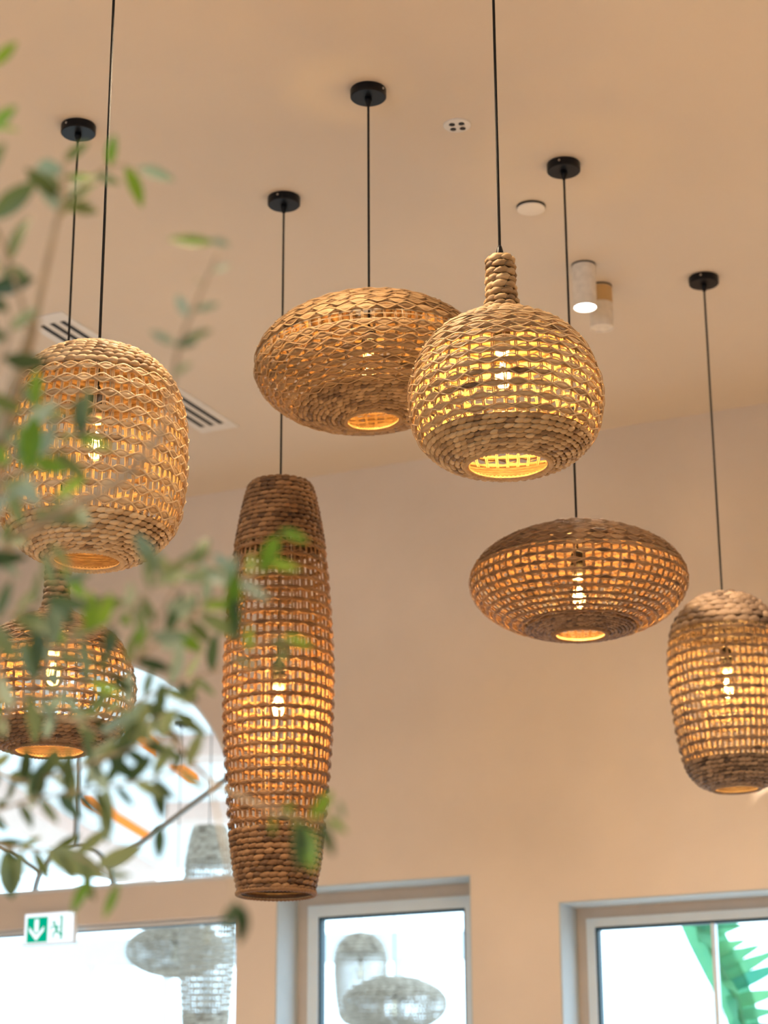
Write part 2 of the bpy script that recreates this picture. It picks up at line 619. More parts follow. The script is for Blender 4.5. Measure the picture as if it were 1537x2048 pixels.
# ceiling beams (pinkish) with orange light strips along their edges
bi = 8
for e0, e1, d0, d1 in ((-1.70, 0.45, 4.4, 4.7), (-2.3, 0.45, 6.9, 7.2), (-3.65, -3.25, 5.5, 10.3)):
    struct(tbox('trim_%d' % bi, 'beam_pink', (e0, e1), (d0, d1), (TZ - 0.14, TZ)), 'pinkish beam under the terrace ceiling')
    bi += 1
struct(tbox('trim_%d' % bi, 'post_white', (1.98, 2.06), (5.0, 5.08), (0, 3.16)), 'slim white post behind the wide window')
for k, (e0, d0, d1, lab) in enumerate(((-1.82, 4.0, 5.8, 'nearer orange light strip on the terrace ceiling behind the arched window'),
                                       (-2.86, 6.5, 8.4, 'farther orange light strip on the terrace ceiling behind the arched window'))):
    tag(tbox('light_strip', 'led_orange', (e0, e0 + 0.07), (d0, d1), (TZ - 0.05, TZ - 0.005)), lab, 'light strip', 'orange terrace light strips')

# ------------------------------------------------------------------ woven pendant lamps
rng = random.Random(7)


def catmull(ctrl, per=14):
    P = np.array(ctrl, float)
    Pp = np.vstack([2 * P[0] - P[1], P, 2 * P[-1] - P[-2]])
    out, ts = [], []
    for i in range(len(P) - 1):
        p0, p1, p2, p3 = Pp[i:i + 4]
        for k in range(per):
            t = k / per
            out.append(0.5 * (2 * p1 + (p2 - p0) * t + (2 * p0 - 5 * p1 + 4 * p2 - p3) * t * t + (3 * p1 - p0 - 3 * p2 + p3) * t ** 3))
            ts.append(i + t)
    out.append(P[-1]); ts.append(len(P) - 1)
    return np.array(out), np.array(ts)


def rope_ring(R, z, nr, nz, hr, lobe, seed):
    """plaited rope laid as a ring: a chain of overlapping almond lobes over a core"""
    rg = np.random.RandomState(seed)
    mb = MB()
    mr, mz = -nz, nr
    h = hr / 0.56
    n = max(7, int(round(2 * PI * R / (1.5 * h))))
    S = np.array([-1, -0.72, -0.3, 0.2, 0.65, 1.0])
    RP = np.array([0.10, 0.55, 0.92, 0.96, 0.60, 0.10])
    K = 6
    ca = np.linspace(0, 2 * PI, K, endpoint=False)
    ph0 = rg.rand() * 6.28
    for k in range(n):
        th0 = 2 * PI * (k + rg.uniform(-0.12, 0.12)) / n + ph0
        half = 1.22 * h * rg.uniform(0.88, 1.15) / R
        rad_ = hr * RP * rg.uniform(0.88, 1.1)
        th = th0 + S * half
        cM = hr * 0.34 * S + hr * rg.uniform(-0.1, 0.1)
        cN = hr * (0.34 * (1 - S ** 2) - 0.30 * S)
        oN = cN[:, None] + rad_[:, None] * 0.72 * np.cos(ca)[None]
        oM = cM[:, None] + rad_[:, None] * np.sin(ca)[None]
        rr = R + oN * nr + oM * mr
        zz = z + oN * nz + oM * mz
        P = np.stack([rr * np.cos(th)[:, None], rr * np.sin(th)[:, None], zz], -1)
        t = rg.uniform(-0.02, 0.6)
        if rg.rand() < 0.035:
            t = -0.08
        mb.grid(P, False, True, t)
    th = np.linspace(0, 2 * PI, max(12, n), endpoint=False)
    Rc, zc = R - nr * hr * 0.35, z - nz * hr * 0.35
    oN = 0.42 * hr * np.cos(ca)[None] + 0 * th[:, None]
    oM = 0.95 * hr * np.sin(ca)[None] + 0 * th[:, None]
    rr = Rc + oN * nr + oM * mr
    P = np.stack([rr * np.cos(th)[:, None], rr * np.sin(th)[:, None], zc + oN * nz + oM * mz], -1)
    mb.grid(P, True, True, -0.1)  # core darkened: shade between the lobes put into the tint
    return mb


def bulge_ring(R, z, nr, nz, hr, nb, phase, seed):
    """single hyacinth strand pinched by the ties: a chain of almond bulges"""
    rg = np.random.RandomState(seed)
    mb = MB()
    sg = 7
    seg = nb * sg
    i = np.arange(seg)
    th = 2 * PI * (i / seg) + phase
    x = (i % sg) / sg
    b = i // sg
    jit = rg.uniform(0.8, 1.2, nb)[b]
    rr_ = hr * (0.64 + 0.36 * np.sin(PI * x) ** 0.8 * jit)
    tn = rg.uniform(0.08, 0.5, nb)
    tn[rg.rand(nb) < 0.025] = -0.08
    tn = tn[b]
    wob = hr * 0.12 * rg.randn(nb)[b]
    mr, mz = -nz, nr
    K = 7
    ca = np.linspace(0, 2 * PI, K, endpoint=False)
    oN = rr_[:, None] * 0.68 * np.cos(ca)[None]
    oM = rr_[:, None] * np.sin(ca)[None] + (wob * np.sin(PI * x))[:, None]
    rr = R + oN * nr + oM * mr
    zz = z + oN * nz + oM * mz
    P = np.stack([rr * np.cos(th)[:, None], rr * np.sin(th)[:, None], zz], -1)
    mb.grid(P, True, True, np.repeat(tn, K))
    return mb


def tie_ring(R, z, nr, nz, hr, amp, nb, phase, seed, w):
    """two thin ties zigzagging over the strand, crossing at each pinch"""
    rg = np.random.RandomState(seed)
    mb = MB()
    if nb % 2:
        nb -= 1
    sg = 8
    seg = nb * sg
    i = np.arange(seg)
    s_ = i / sg
    th = 2 * PI * (i / seg) + phase
    mr, mz = -nz, nr
    for k in (-1, 1):
        jit = rg.uniform(0.85, 1.2, nb)[i // sg]
        si = np.sin(PI * s_)
        tri = np.arcsin(np.clip(si, -0.97, 0.97)) * 2 / PI
        oM = k * amp * tri * jit
        oN = hr * (0.30 + 0.28 * np.cos(PI * s_) ** 2) + w * (0.5 + 0.35 * k)
        hw, ht = w * 0.5, w * 0.25
        sec = [(-hw, -ht), (hw, -ht), (hw, ht), (-hw, ht)]
        P = np.zeros((seg, 4, 3))
        for j, (dm, dn) in enumerate(sec):
            n_ = oN + dn
            m_ = oM + dm
            rr = R + n_ * nr + m_ * mr
            zz = z + n_ * nz + m_ * mz
            P[:, j] = np.stack([rr * np.cos(th), rr * np.sin(th), zz], -1)
        mb.grid(P, True, True, 0.52 + 0.15 * rg.rand())
    return mb


class Design:
    def __init__(s, name, ctrl, scale, sections, ribs, nb, mat, lobe=2.3, seed=0, opn=0.20, tie=0.0024):
        s.name, s.mat, s.ribs = name, mat, ribs
        P, ts = catmull(np.array(ctrl) * scale)
        s.P, s.ts = P, ts
        seglen = np.linalg.norm(np.diff(P, axis=0), axis=1)
        arc = np.concatenate([[0], np.cumsum(seglen)])
        s.pieces = []          # (name, mesh)
        hoops = MB()
        sd = seed * 1000
        Tn = np.gradient(P, axis=0)
        Tn /= np.linalg.norm(Tn, axis=1)[:, None]
        # profile runs top to bottom; outward normal
        NR, NZ = -Tn[:, 1], Tn[:, 0]
        s.openr = []
        for (t0, t1, kind, n) in sections:
            a0, a1 = np.interp([t0, t1], ts, arc)
            h = (a1 - a0) / n
            if kind in ('open', 'close', 'gap'):
                s.openr.append((t0, t1))
            if kind == 'gap':
                a = (a0 + a1) / 2
                R, z = np.interp(a, arc, P[:, 0]), np.interp(a, arc, P[:, 1])
                th = np.linspace(0, 2 * PI, 64, endpoint=False)
                hoops.tube(np.stack([(R - 0.002) * np.cos(th), (R - 0.002) * np.sin(th), th * 0 + z], -1), 0.0012, 5, True)
                continue
            for i in range(n):
                a = a0 + (i + 0.5) * h
                R, z = np.interp(a, arc, P[:, 0]), np.interp(a, arc, P[:, 1])
                nr, nz = np.interp(a, arc, NR), np.interp(a, arc, NZ)
                l_ = math.hypot(nr, nz); nr /= l_; nz /= l_
                sd += 1
                if kind == 'braid':
                    hr = h * 0.56
                    Rc, zc = R - nr * hr * 0.6, z - nz * hr * 0.6
                    if Rc < hr:
                        Rc = hr
                    s.pieces.append(('braided_coil', rope_ring(Rc, zc, nr, nz, hr, lobe * h, sd).mesh('braided_coil', mat, recalc=False)))
                else:
                    hr = h * (opn if kind == 'open' else 0.385)
                    amp = h * (opn * 1.6 if kind == 'open' else 0.54)
                    Rc, zc = R - nr * hr * 0.5, z - nz * hr * 0.5
                    nbr = max(8, int(round(nb * Rc / P[:, 0].max() / 2.0)) * 2)
                    phs = (sd * 0.37) % 1.0 * 2 * PI / nbr
                    s.pieces.append(('coil', bulge_ring(Rc, zc, nr, nz, hr, nbr, phs, sd).mesh('coil', mat, recalc=False)))
                    s.pieces.append(('cross_tie', tie_ring(Rc, zc, nr, nz, hr, amp, nbr, phs, sd + 77, tie).mesh('cross_tie', mat, recalc=False)))
            th = np.linspace(0, 2 * PI, 64, endpoint=False)
            for a in (a0, a1):
                R, z = np.interp(a, arc, P[:, 0]) - 0.006, np.interp(a, arc, P[:, 1])
                if R > 0.015:
                    hoops.tube(np.stack([R * np.cos(th), R * np.sin(th), th * 0 + z], -1), 0.0016, 5, True)
        # ribs
        o0, o1 = min(a for a, b in s.openr) - 0.25, max(b for a, b in s.openr) + 0.3
        sel = (ts >= o0) & (ts <= o1)
        idx = np.where(sel)[0][::3]
        rb = MB()
        for dy in (-0.0021, 0.0021):
            Q = np.zeros((len(idx), 4, 3))
            for q, ii in enumerate(idx):
                r_, z_ = P[ii, 0] - NR[ii] * 0.008, P[ii, 1] - NZ[ii] * 0.008
                for j, (a_, b_) in enumerate(((-0.0016, -0.0007), (0.0016, -0.0007), (0.0016, 0.0007), (-0.0016, 0.0007))):
                    Q[q, j] = (r_ + b_ * NR[ii], dy + a_, z_ + b_ * NZ[ii])
            rb.grid(Q, False, True, 0.5)
        s.rib = rb.mesh('rib', mat)
        # rim of the opening: a wrapped edge
        R, z = P[-1]
        th = np.linspace(0, 2 * PI, 180, endpoint=False)
        rr = 0.007 + 0.0012 * np.sin(th * 60)
        rm = MB()
        rm.tube(np.stack([R * np.cos(th), R * np.sin(th), th * 0 + z], -1), rr, 6, True, 0.3)
        s.rim = rm.mesh('rim', mat)
        # upright wires of the frame
        for q in range(4):
            a_ = q * PI / 2 + 0.3
            sel_ = np.arange(6, len(P), 4)
            hoops.tube(np.stack([(P[sel_, 0] - 0.006) * math.cos(a_), (P[sel_, 0] - 0.006) * math.sin(a_), P[sel_, 1]], -1), 0.0016, 5)
        s.hoops = hoops
        s.hoopmesh = hoops.mesh('shade_frame', 'bark')
        s.top = P[0]


CANOPY = MB(); CANOPY.lathe([(0.002, 0), (0.0525, 0), (0.0535, -0.002), (0.0535, -0.025), (0.051, -0.0275), (0.002, -0.0275)], 40, False, False)
GRIP = MB(); GRIP.lathe([(0.011, -0.027), (0.011, -0.036), (0.007, -0.050), (0.0045, -0.056)], 16)
SCREW = MB(); SCREW.lathe([(0.0001, 0.003), (0.003, 0.0025), (0.004, 0.0)], 10, False, True)
SOCK = MB(); SOCK.lathe([(0.005, 0.105), (0.010, 0.095), (0.018, 0.09), (0.021, 0.085), (0.021, 0.06), (0.0235, 0.058), (0.0235, 0.052), (0.020, 0.050), (0.020, 0.034)], 24)
COLLAR = MB(); COLLAR.lathe([(0.0175, 0.034), (0.0185, 0.03), (0.0165, 0.012)], 20)
BULB = MB(); BULB.lathe([(0.0145, 0.014), (0.016, 0.004), (0.022, -0.012), (0.029, -0.032), (0.0305, -0.048), (0.028, -0.064), (0.020, -0.076), (0.010, -0.081), (0.0008, -0.082)], 28, False, False)
FIL = MB()
for k in range(4):
    a = k * PI / 2 + 0.4
    FIL.tube([(0.005 * math.cos(a), 0.005 * math.sin(a), -0.012), (0.010 * math.cos(a), 0.010 * math.sin(a), -0.052)], 0.0016, 5)
LAMPMESH = dict(canopy=CANOPY.mesh('canopy', 'black_metal'), grip=GRIP.mesh('cord_grip', 'black_metal'), screw=SCREW.mesh('screw', 'screw_steel'),
                socket=SOCK.mesh('socket', 'socket_black'), collar=COLLAR.mesh('collar', 'socket_ceramic'),
                bulb=BULB.mesh('bulb', 'bulb_glass'), filament=FIL.mesh('filament', 'filament_glow'))
for k_, a_ in (('canopy', 40),):
    LAMPMESH[k_].set_sharp_from_angle(angle=rad(a_))


def lamp(design, X, Y, ztop, zbulb, label, group, zceil=CEIL, tilt=(0, 0), spin=0.0, watts=9.0, grip_top=False, lit=True, screw=-100, override=None):
    root = empty('woven_pendant_lamp', (X, Y, zceil))
    tag(root, label, 'pendant lamp', group)
    can = put('canopy', LAMPMESH['canopy'], root)
    put('cord_grip', LAMPMESH['grip'], can)
    sc = put('screw', LAMPMESH['screw'], can)
    sa = rad(screw)
    sc.matrix_local = Matrix.Translation((0.0535 * math.cos(sa), 0.0535 * math.sin(sa), -0.012)) @ Vector((math.cos(sa), math.sin(sa), 0)).to_track_quat('Z', 'Y').to_matrix().to_4x4()
    c = MB()
    c.tube([(0, 0, -0.05), (0.0, 0.0, (zbulb - zceil) * 0.5), (0, 0, zbulb - zceil + 0.115)], 0.0036, 8)
    c.build('cord', 'black_cord', root)
    so = put('socket', LAMPMESH['socket'], root)
    so.location = (0, 0, zbulb - zceil + 0.03)
    put('collar', LAMPMESH['collar'], so)
    bu = put('bulb', LAMPMESH['bulb'], root)
    bu.location = (0, 0, zbulb - zceil + 0.03)
    if lit:
        put('filament', LAMPMESH['filament'], bu)
        l = bpy.data.lights.new('bulb_light', 'POINT')
        l.energy = watts
        l.color = (1.0, 0.58, 0.17)
        l.shadow_soft_size = 0.022
        lo = bpy.data.objects.new('bulb_light', l)
        COL.objects.link(lo)
        lo.parent = root
        lo.location = (0, 0, zbulb - zceil - 0.005)
    sh = put('shade_frame', design.hoopmesh, root)
    sh.location = (0, 0, ztop - zceil)
    sh.rotation_euler = (rad(tilt[0]), rad(tilt[1]), spin)
    for nm, me in design.pieces:
        put(nm, me, sh)
    for i in range(design.ribs):
        r = put('rib', design.rib, sh)
        r.rotation_euler = (0, 0, 2 * PI * i / design.ribs)
    put('rim', design.rim, sh)
    if override:
        for c_ in sh.children:
            c_.material_slots[0].link = 'OBJECT'
            c_.material_slots[0].material = MATS[override]
    if grip_top:
        g_ = put('cord_cap', LAMPMESH['grip'], root)
        g_.location = (0, 0, ztop - zceil + 0.066)
        g_.rotation_euler = (0, 0, 0)
        g_.scale = (0.95, 0.95, 1.15)
        # turned so that the narrow end points up
        g_.rotation_euler = (PI, 0, 0)
        g_.location = (0, 0, ztop - zceil - 0.028)
    return root


def ellipse_ctrl(a, c, psis):
    return [(a * math.sin(rad(p)), c * math.cos(rad(p))) for p in psis]


NECK = [(9, 3), (23, 2), (29, -8), (30, -60), (33, -95), (47, -120), (90, -142), (135, -171), (165, -205), (186, -255), (194, -300), (190, -345), (177, -385), (150, -418), (118, -438), (84, -445)]
BARREL_WIDE = [(12, 1), (70, -8), (115, -30), (150, -65), (172, -110), (184, -170), (187, -230), (186, -290), (180, -340), (165, -380), (135, -415), (100, -436), (70, -443)]
BARREL_SLIM = [(10, 0), (55, -10), (88, -38), (107, -70), (118, -112), (120, -160), (118, -215), (114, -270), (107, -320), (97, -356), (80, -382), (62, -394), (47, -398)]
TALL = [(14, 5), (50, 4), (67, -4), (80, -58), (92, -130), (101, -215), (108, -320), (111, -400), (109, -500), (104, -590), (97, -680), (88, -760), (75, -832)]
PS = [9, 20, 30, 45, 60, 76, 88, 100, 112, 124, 136, 149, 158, 166]

D_NECK_GOLD = Design('neck', NECK, 1.208e-3, [(0, 7.0, 'braid', 16), (7.0, 8.3, 'close', 3), (8.3, 12.35, 'open', 8), (12.35, 15, 'braid', 9)], 50, 28, 'straw_golden', seed=1, opn=0.27, tie=0.0032)
D_NECK_BROWN = Design('neck', NECK, 1.208e-3, [(0, 7.0, 'braid', 16), (7.0, 8.3, 'close', 3), (8.3, 12.35, 'open', 8), (12.35, 15, 'braid', 9)], 50, 28, 'straw_brown', seed=2)
D_BARREL_WIDE = Design('barrel', BARREL_WIDE, 1.178e-3, [(0, 3.5, 'braid', 13), (3.5, 9.1, 'open', 10), (9.1, 12, 'braid', 10)], 66, 34, 'straw_pale', seed=3, opn=0.21, tie=0.0034)
D_BARREL_SLIM = Design('barrel', BARREL_SLIM, 1.68e-3, [(0, 3.4, 'braid', 9), (3.4, 8.7, 'open', 13), (8.7, 12, 'braid', 9)], 58, 30, 'straw_grey', seed=4)
D_TALL = Design('tall', TALL, 1.53e-3, [(0, 4.05, 'braid', 18), (4.05, 10.4, 'open', 24), (10.4, 12, 'braid', 11)], 42, 22, 'straw_rust', seed=5)
D_FLAT_OPEN = Design('flat', ellipse_ctrl(0.3255, 0.166, PS), 1.0, [(0, 2, 'braid', 4), (2, 5.0, 'close', 7), (5.0, 11.0, 'open', 10), (11.0, 13, 'braid', 8)], 74, 38, 'straw_brown', seed=6)
D_FLAT_TIGHT = Design('flat', ellipse_ctrl(0.327, 0.179, PS), 1.0, [(0, 2, 'braid', 4), (2, 5.45, 'close', 8), (5.45, 6.2, 'gap', 1), (6.2, 10.3, 'close', 9), (10.3, 13, 'braid', 10)], 66, 38, 'straw_amber', seed=8, tie=0.0032)

GRP = 'woven pendant lamps hanging in the room'
lamp(D_NECK_GOLD, 0.289, 4.6, 3.766, 3.472, 'golden woven pendant lamp with bottle neck and round body, hanging nearest the centre', GRP, tilt=(0, -0.8), watts=19, grip_top=True)
lamp(D_BARREL_WIDE, -0.674, 4.5, 3.488, 3.261, 'pale straw barrel-shaped pendant lamp hanging in front of the ceiling vent', GRP, tilt=(0, 1.0), watts=4)
lamp(D_FLAT_TIGHT, -0.04, 5.405, 3.822, 3.80, 'flattened tightly woven golden pendant lamp partly behind the bottle-necked lamp', GRP, tilt=(0, -3.5), watts=9, screw=-35)
lamp(D_FLAT_OPEN, 0.58, 5.878, 3.309, 3.277, 'flattened brown pendant lamp with open weave above the right window', GRP, watts=20, screw=-110)
lamp(D_BARREL_SLIM, 1.155, 6.747, 3.515, 3.20, 'slim barrel pendant lamp with tan lit top at the right edge', GRP, watts=19, tilt=(0, -1.0), screw=-110)
lamp(D_NECK_BROWN, -0.933, 5.614, 3.292, 2.985, 'brown bottle-necked pendant lamp behind the leaves, below the pale barrel lamp', GRP, watts=19, screw=-125)
lamp(D_TALL, -0.325, 6.104, 3.694, 2.999, 'tall slender brown woven pendant lamp hanging beside the arched window', GRP, watts=20, screw=-110)

GRP2 = 'unlit woven pendant lamps on the terrace'
lamp(D_TALL, -1.06, 12.3, 3.65, 3.0, 'tall pale woven lamp seen through the glass of the arched window and door', GRP2, zceil=TZ, lit=False, override='straw_glass_haze')
lamp(D_FLAT_OPEN, -1.355, 13.4, 3.044, 3.02, 'flattened woven lamp seen through the door glass beside the tall pale one', GRP2, zceil=TZ, lit=False, override='straw_glass_haze')
lamp(D_BARREL_SLIM, -0.19, 15.4, 3.386, 3.1, 'barrel woven lamp seen through the narrow window', GRP2, zceil=TZ, lit=False, override='straw_glass_haze')
lamp(D_FLAT_OPEN, 0.05, 12.9, 2.66, 2.63, 'flattened woven lamp seen through the narrow window, below the barrel one', GRP2, zceil=TZ, lit=False, override='straw_glass_haze')


# ------------------------------------------------------------------ ceiling fittings
def downlight(X, Y, label, on=True, tan=False, watts=35.0, r=0.042, L=0.165):
    root = empty('ceiling_downlight', (X, Y, CEIL))
    tag(root, label, 'ceiling light', 'cylinder ceiling downlights')
    a = MB(); a.lathe([(r * 1.02, 0), (r * 1.02, -0.006)], 32)
    a.build('shadow_gap', 'slot_black', root)
    b = MB(); b.lathe([(r, -0.006), (r, -L), (r - 0.003, -L), (r - 0.003, -L + 0.012)], 32, True, False)
    o = b.build('housing', 'downlight_white', root)
    o.data.set_sharp_from_angle(angle=rad(40))
    if tan:
        t_ = MB(); t_.lathe([(r + 0.0006, -0.008), (r + 0.0006, -0.07)], 32, False, False)
        t_.build('paper_wrap', 'downlight_tan', root)
    d = MB(); d.lathe([(0.0005, -L + 0.006), (r - 0.003, -L + 0.006)], 32, False, False)
    d.build('lens', 'downlight_glow' if on else 'downlight_white', root)
    if on:
        l = bpy.data.lights.new('downlight_beam', 'SPOT')
        l.energy = watts
        l.color = (1.0, 0.75, 0.485)
        l.spot_size = rad(150)
        l.spot_blend = 0.9
        l.shadow_soft_size = 0.03
        lo = bpy.data.objects.new('downlight_beam', l)
        COL.objects.link(lo)
        lo.parent = root
        lo.location = (0, 0, -L - 0.01)
    return root


downlight(0.713, 6.636, 'lit white cylinder downlight on the ceiling behind the bottle-necked lamp')
downlight(0.79, 6.82, 'unlit cylinder downlight with a tan band, right behind the lit one', on=False, tan=True)
for (x, y, lab) in ((-0.33, 4.55, 'white cylinder downlight just above the top edge of the view, by the pale barrel lamp'),
                    (1.9, 4.3, 'added unseen cylinder downlight on the ceiling to the right of the bottle-necked lamp'),
                    (-2.3, 6.0, 'added unseen cylinder downlight on the ceiling left of the lamps, near the arch'),
                    (0.2, 1.6, 'added unseen cylinder downlight on the ceiling almost above the camera'),
                    (3.6, 5.6, 'added unseen cylinder downlight on the ceiling to the right of the slim barrel lamp'),
                    (-2.2, 2.2, 'added unseen cylinder downlight on the ceiling left of the olive tree'),
                    (3.8, 2.6, 'added unseen cylinder downlight on the ceiling farthest to the right')):
    downlight(x, y, lab, watts=150 if y == 4.55 else 245)  # all but the first are added out of view to light the room


def spotlight(X, Y, target, label, watts, cone):
    root = empty('ceiling_spotlight', (X, Y, CEIL))
    tag(root, label, 'spotlight', 'aimed ceiling spotlights')
    a = MB(); a.lathe([(0.05, 0), (0.05, -0.02)], 24); a.build('base', 'downlight_white', root)
    a = MB(); a.tube([(0, 0, -0.02), (0, 0, -0.09)], 0.008, 8); a.build('stem', 'downlight_white', root)
    d = Vector(target) - Vector((X, Y, CEIL - 0.11))
    q = d.to_track_quat('-Z', 'Y')
    h = MB(); h.lathe([(0.02, 0.05), (0.04, 0.03), (0.042, -0.07), (0.037, -0.07), (0.035, -0.055), (0.0005, -0.055)], 24, True, False)
    o = h.build('head', 'downlight_white', root)
    o.location = (0, 0, -0.11); o.rotation_euler = q.to_euler()
    l = bpy.data.lights.new('spot_beam', 'SPOT')
    l.energy = watts; l.color = (1.0, 0.76, 0.52); l.spot_size = rad(cone); l.spot_blend = 0.35; l.shadow_soft_size = 0.03
    lo = bpy.data.objects.new('spot_beam', l)
    COL.objects.link(lo); lo.parent = root
    d.normalize()
    lo.location = Vector((0, 0, -0.11)) + d * 0.08
    lo.rotation_euler = q.to_euler()


spotlight(0.05, 3.7, (1.20, 6.70, 3.50), 'white spotlight aimed at the slim barrel lamp, above the view', 1150, 6.2)
spotlight(0.45, 3.6, (-0.62, 4.5, 3.3), 'white spotlight aimed at the pale barrel lamp, above the view', 40, 30)


def ceiling_disc(name, X, Y, r, label, cat, holes=False):
    root = empty(name, (X, Y, CEIL))
    tag(root, label, cat)
    b = MB()
    if holes:
        b.lathe([(r, 0), (r, -0.003), (r - 0.004, -0.005), (0.0005, -0.005)], 40, False, False)
        b.build('plate', 'white_paint', root)
        for k in range(4):
            a = k * PI / 2 + 0.62
            h = MB()
            h.lathe([(0.0085, -0.0045), (0.0095, -0.0065), (0.007, -0.0068), (0.0005, -0.0062)], 16, False, False)
            o = h.build('nozzle', 'slot_black', root)
            o.location = (0.021 * math.cos(a), 0.021 * math.sin(a), 0)
    else:
        b.lathe([(r, 0), (r, -0.008), (0.0005, -0.008)], 40, False, False)
        b.build('gap_ring', 'slot_black', root)
        c = MB()
        c.lathe([(r - 0.001, -0.008), (r - 0.001, -0.011), (r - 0.005, -0.013), (0.0005, -0.013)], 40, False, False)
        c.build('cover', 'ceiling_white', root)
    return root


simple('ceiling_white', (0.86, 0.82, 0.76), 0.6, var=0.01)
ceiling_disc('ceiling_plate', 0.232, 5.62, 0.043, 'round white ceiling plate with four dark holes', 'ceiling plate', True)
ceiling_disc('ceiling_cover', 0.496, 6.176, 0.048, 'plain round cream cover disc flush on the ceiling', 'cover disc')

# linear air vent, its long side square to the window wall
vent = empty('air_vent', (-0.99, 7.66, CEIL), 0)
tag(vent, 'white linear air vent with three black slots in the ceiling', 'air vent')
VA = math.atan2(-NV[0], -NV[1])          # its length runs towards the wall
vent.rotation_euler = (0, 0, -VA)
VL, VW = 0.675, 0.092
f_ = MB()
f_.box((-VW, -VL, -0.006), (VW, VL, 0))
f_.build('frame', 'white_paint', vent, False)
for k in (-1, 0, 1):
    s_ = MB()
    s_.box((k * 0.046 - 0.011, -VL + 0.07, -0.0075), (k * 0.046 + 0.011, VL - 0.07, -0.0055))
    s_.build('slot', 'slot_black', vent, False)
    s2 = MB()
    s2.box((k * 0.046 + 0.013, -VL + 0.065, -0.009), (k * 0.046 + 0.017, VL - 0.065, -0.0055))
    s2.build('blade', 'white_paint', vent, False)

# ------------------------------------------------------------------ emergency exit sign on the lintel over the door
sg = empty('exit_sign', uv(-2.248, 0.0, 2.72))
sg.matrix_world = Matrix(((DU[0], -NV[0], 0, sg.location[0]), (DU[1], -NV[1], 0, sg.location[1]), (0, 0, 1, 2.722), (0, 0, 0, 1)))
tag(sg, 'green and white lit emergency exit sign over the door', 'exit sign')
# local x right, local -y towards the room, z up
SW, SH = 0.137, 0.073
b = MB(); b.box((-SW, -0.030, -SH), (SW, -0.002, SH)); b.build('housing', 'frame_white', sg, False)
b = MB(); b.box((-SW + 0.006, -0.0325, -SH + 0.006), (SW - 0.006, -0.030, SH - 0.006)); b.build('lit_panel', 'sign_lit', sg, False)
YF = -0.0335


def flat(name, polys, mat, parent, y=YF):
    mb = MB()
    for pl in polys:
        n = len(pl)
        v = [(p[0], y, p[1]) for p in pl] + [(p[0], y + 0.0012, p[1]) for p in pl]
        mb.add(v, [tuple(range(n)), tuple(range(2 * n - 1, n - 1, -1))] + [(i, (i + 1) % n, n + (i + 1) % n, n + i) for i in range(n)])
    return mb.build(name, mat, parent, False)


flat('green_field', [[(-0.118, -0.062), (-0.006, -0.062), (-0.006, 0.052), (-0.118, 0.052)]], 'sign_lit_green', sg)
ax, az = -0.066, -0.004
flat('down_arrow', [[(ax - 0.011, az + 0.046), (ax + 0.011, az + 0.046), (ax + 0.011, az - 0.012), (ax - 0.011, az - 0.012)],
                    [(ax, az - 0.050), (ax + 0.040, az - 0.006), (ax + 0.040, az + 0.014), (ax + 0.008, az - 0.020), (ax - 0.008, az - 0.020), (ax - 0.040, az + 0.014), (ax - 0.040, az - 0.006)]],
     'sign_lit', sg, YF - 0.0006)
mx_, mz_ = 0.038, 0.0


def limb(a, b, w):
    a = np.array(a); b = np.array(b); d = (b - a) / np.linalg.norm(b - a); nn = np.array([-d[1], d[0]]) * w / 2
    return [tuple(a + nn), tuple(b + nn), tuple(b - nn), tuple(a - nn)]


man = [[(mx_ - 0.010 + 0.008 * math.cos(t * PI / 6), 0.022 + 0.008 * math.sin(t * PI / 6)) for t in range(12)],
       limb((mx_ - 0.004, 0.012), (mx_ + 0.008, -0.018), 0.013),
       limb((mx_ - 0.002, 0.010), (mx_ - 0.022, 0.004), 0.006), limb((mx_ - 0.022, 0.004), (mx_ - 0.028, -0.008), 0.006),
       limb((mx_, 0.008), (mx_ + 0.020, 0.000), 0.006),
       limb((mx_ + 0.007, -0.016), (mx_ - 0.012, -0.026), 0.008), limb((mx_ - 0.012, -0.026), (mx_ - 0.012, -0.046), 0.007),
       limb((mx_ + 0.008, -0.017), (mx_ + 0.024, -0.030), 0.008), limb((mx_ + 0.024, -0.030), (mx_ + 0.040, -0.032), 0.007)]
flat('running_figure', man, 'sign_lit_green', sg)
flat('door_mark', [[(0.064, -0.054), (0.074, -0.054), (0.074, 0.052), (0.064, 0.052)], [(0.058, 0.046), (0.064, 0.046), (0.064, 0.052), (0.058, 0.052)]], 'sign_lit_green', sg)


# ------------------------------------------------------------------ olive tree in front of the camera
tree = empty('olive_tree', (-0.95, 2.6, 0))
tag(tree, 'slender olive tree with green leaves close to the camera', 'tree')
TB = np.array([-0.95, 2.6, 0.0])
rt = random.Random(21)


def leaf_mesh(name, w, bend, fold, mat, n=7):
    mb = MB()
    P = np.zeros((n + 1, 3, 3))
    for i in range(n + 1):
        t = i / n
        wd = w * (math.sin(PI * min(1, t * 1.0)) ** 0.75) * (1 - 0.25 * t) + 0.004 * (1 - t)
        z = bend * (t - t * t) * 4 * 0.25 - 0.0
        for j, sx in enumerate((-1, 0, 1)):
            P[i, j] = (t, sx * wd / 2, z + abs(sx) * fold * wd)
    mb.grid(P, False, False)
    return mb.mesh(name, mat)


LEAVES = {}
for mat in ('leaf_bright', 'leaf_olive', 'leaf_dark', 'leaf_silver'):
    LEAVES[mat] = [leaf_mesh('leaf', w, b_, f__, mat) for (w, b_, f__) in ((0.35, 0.12, 0.15), (0.30, -0.15, 0.2), (0.41, 0.2, 0.1))]


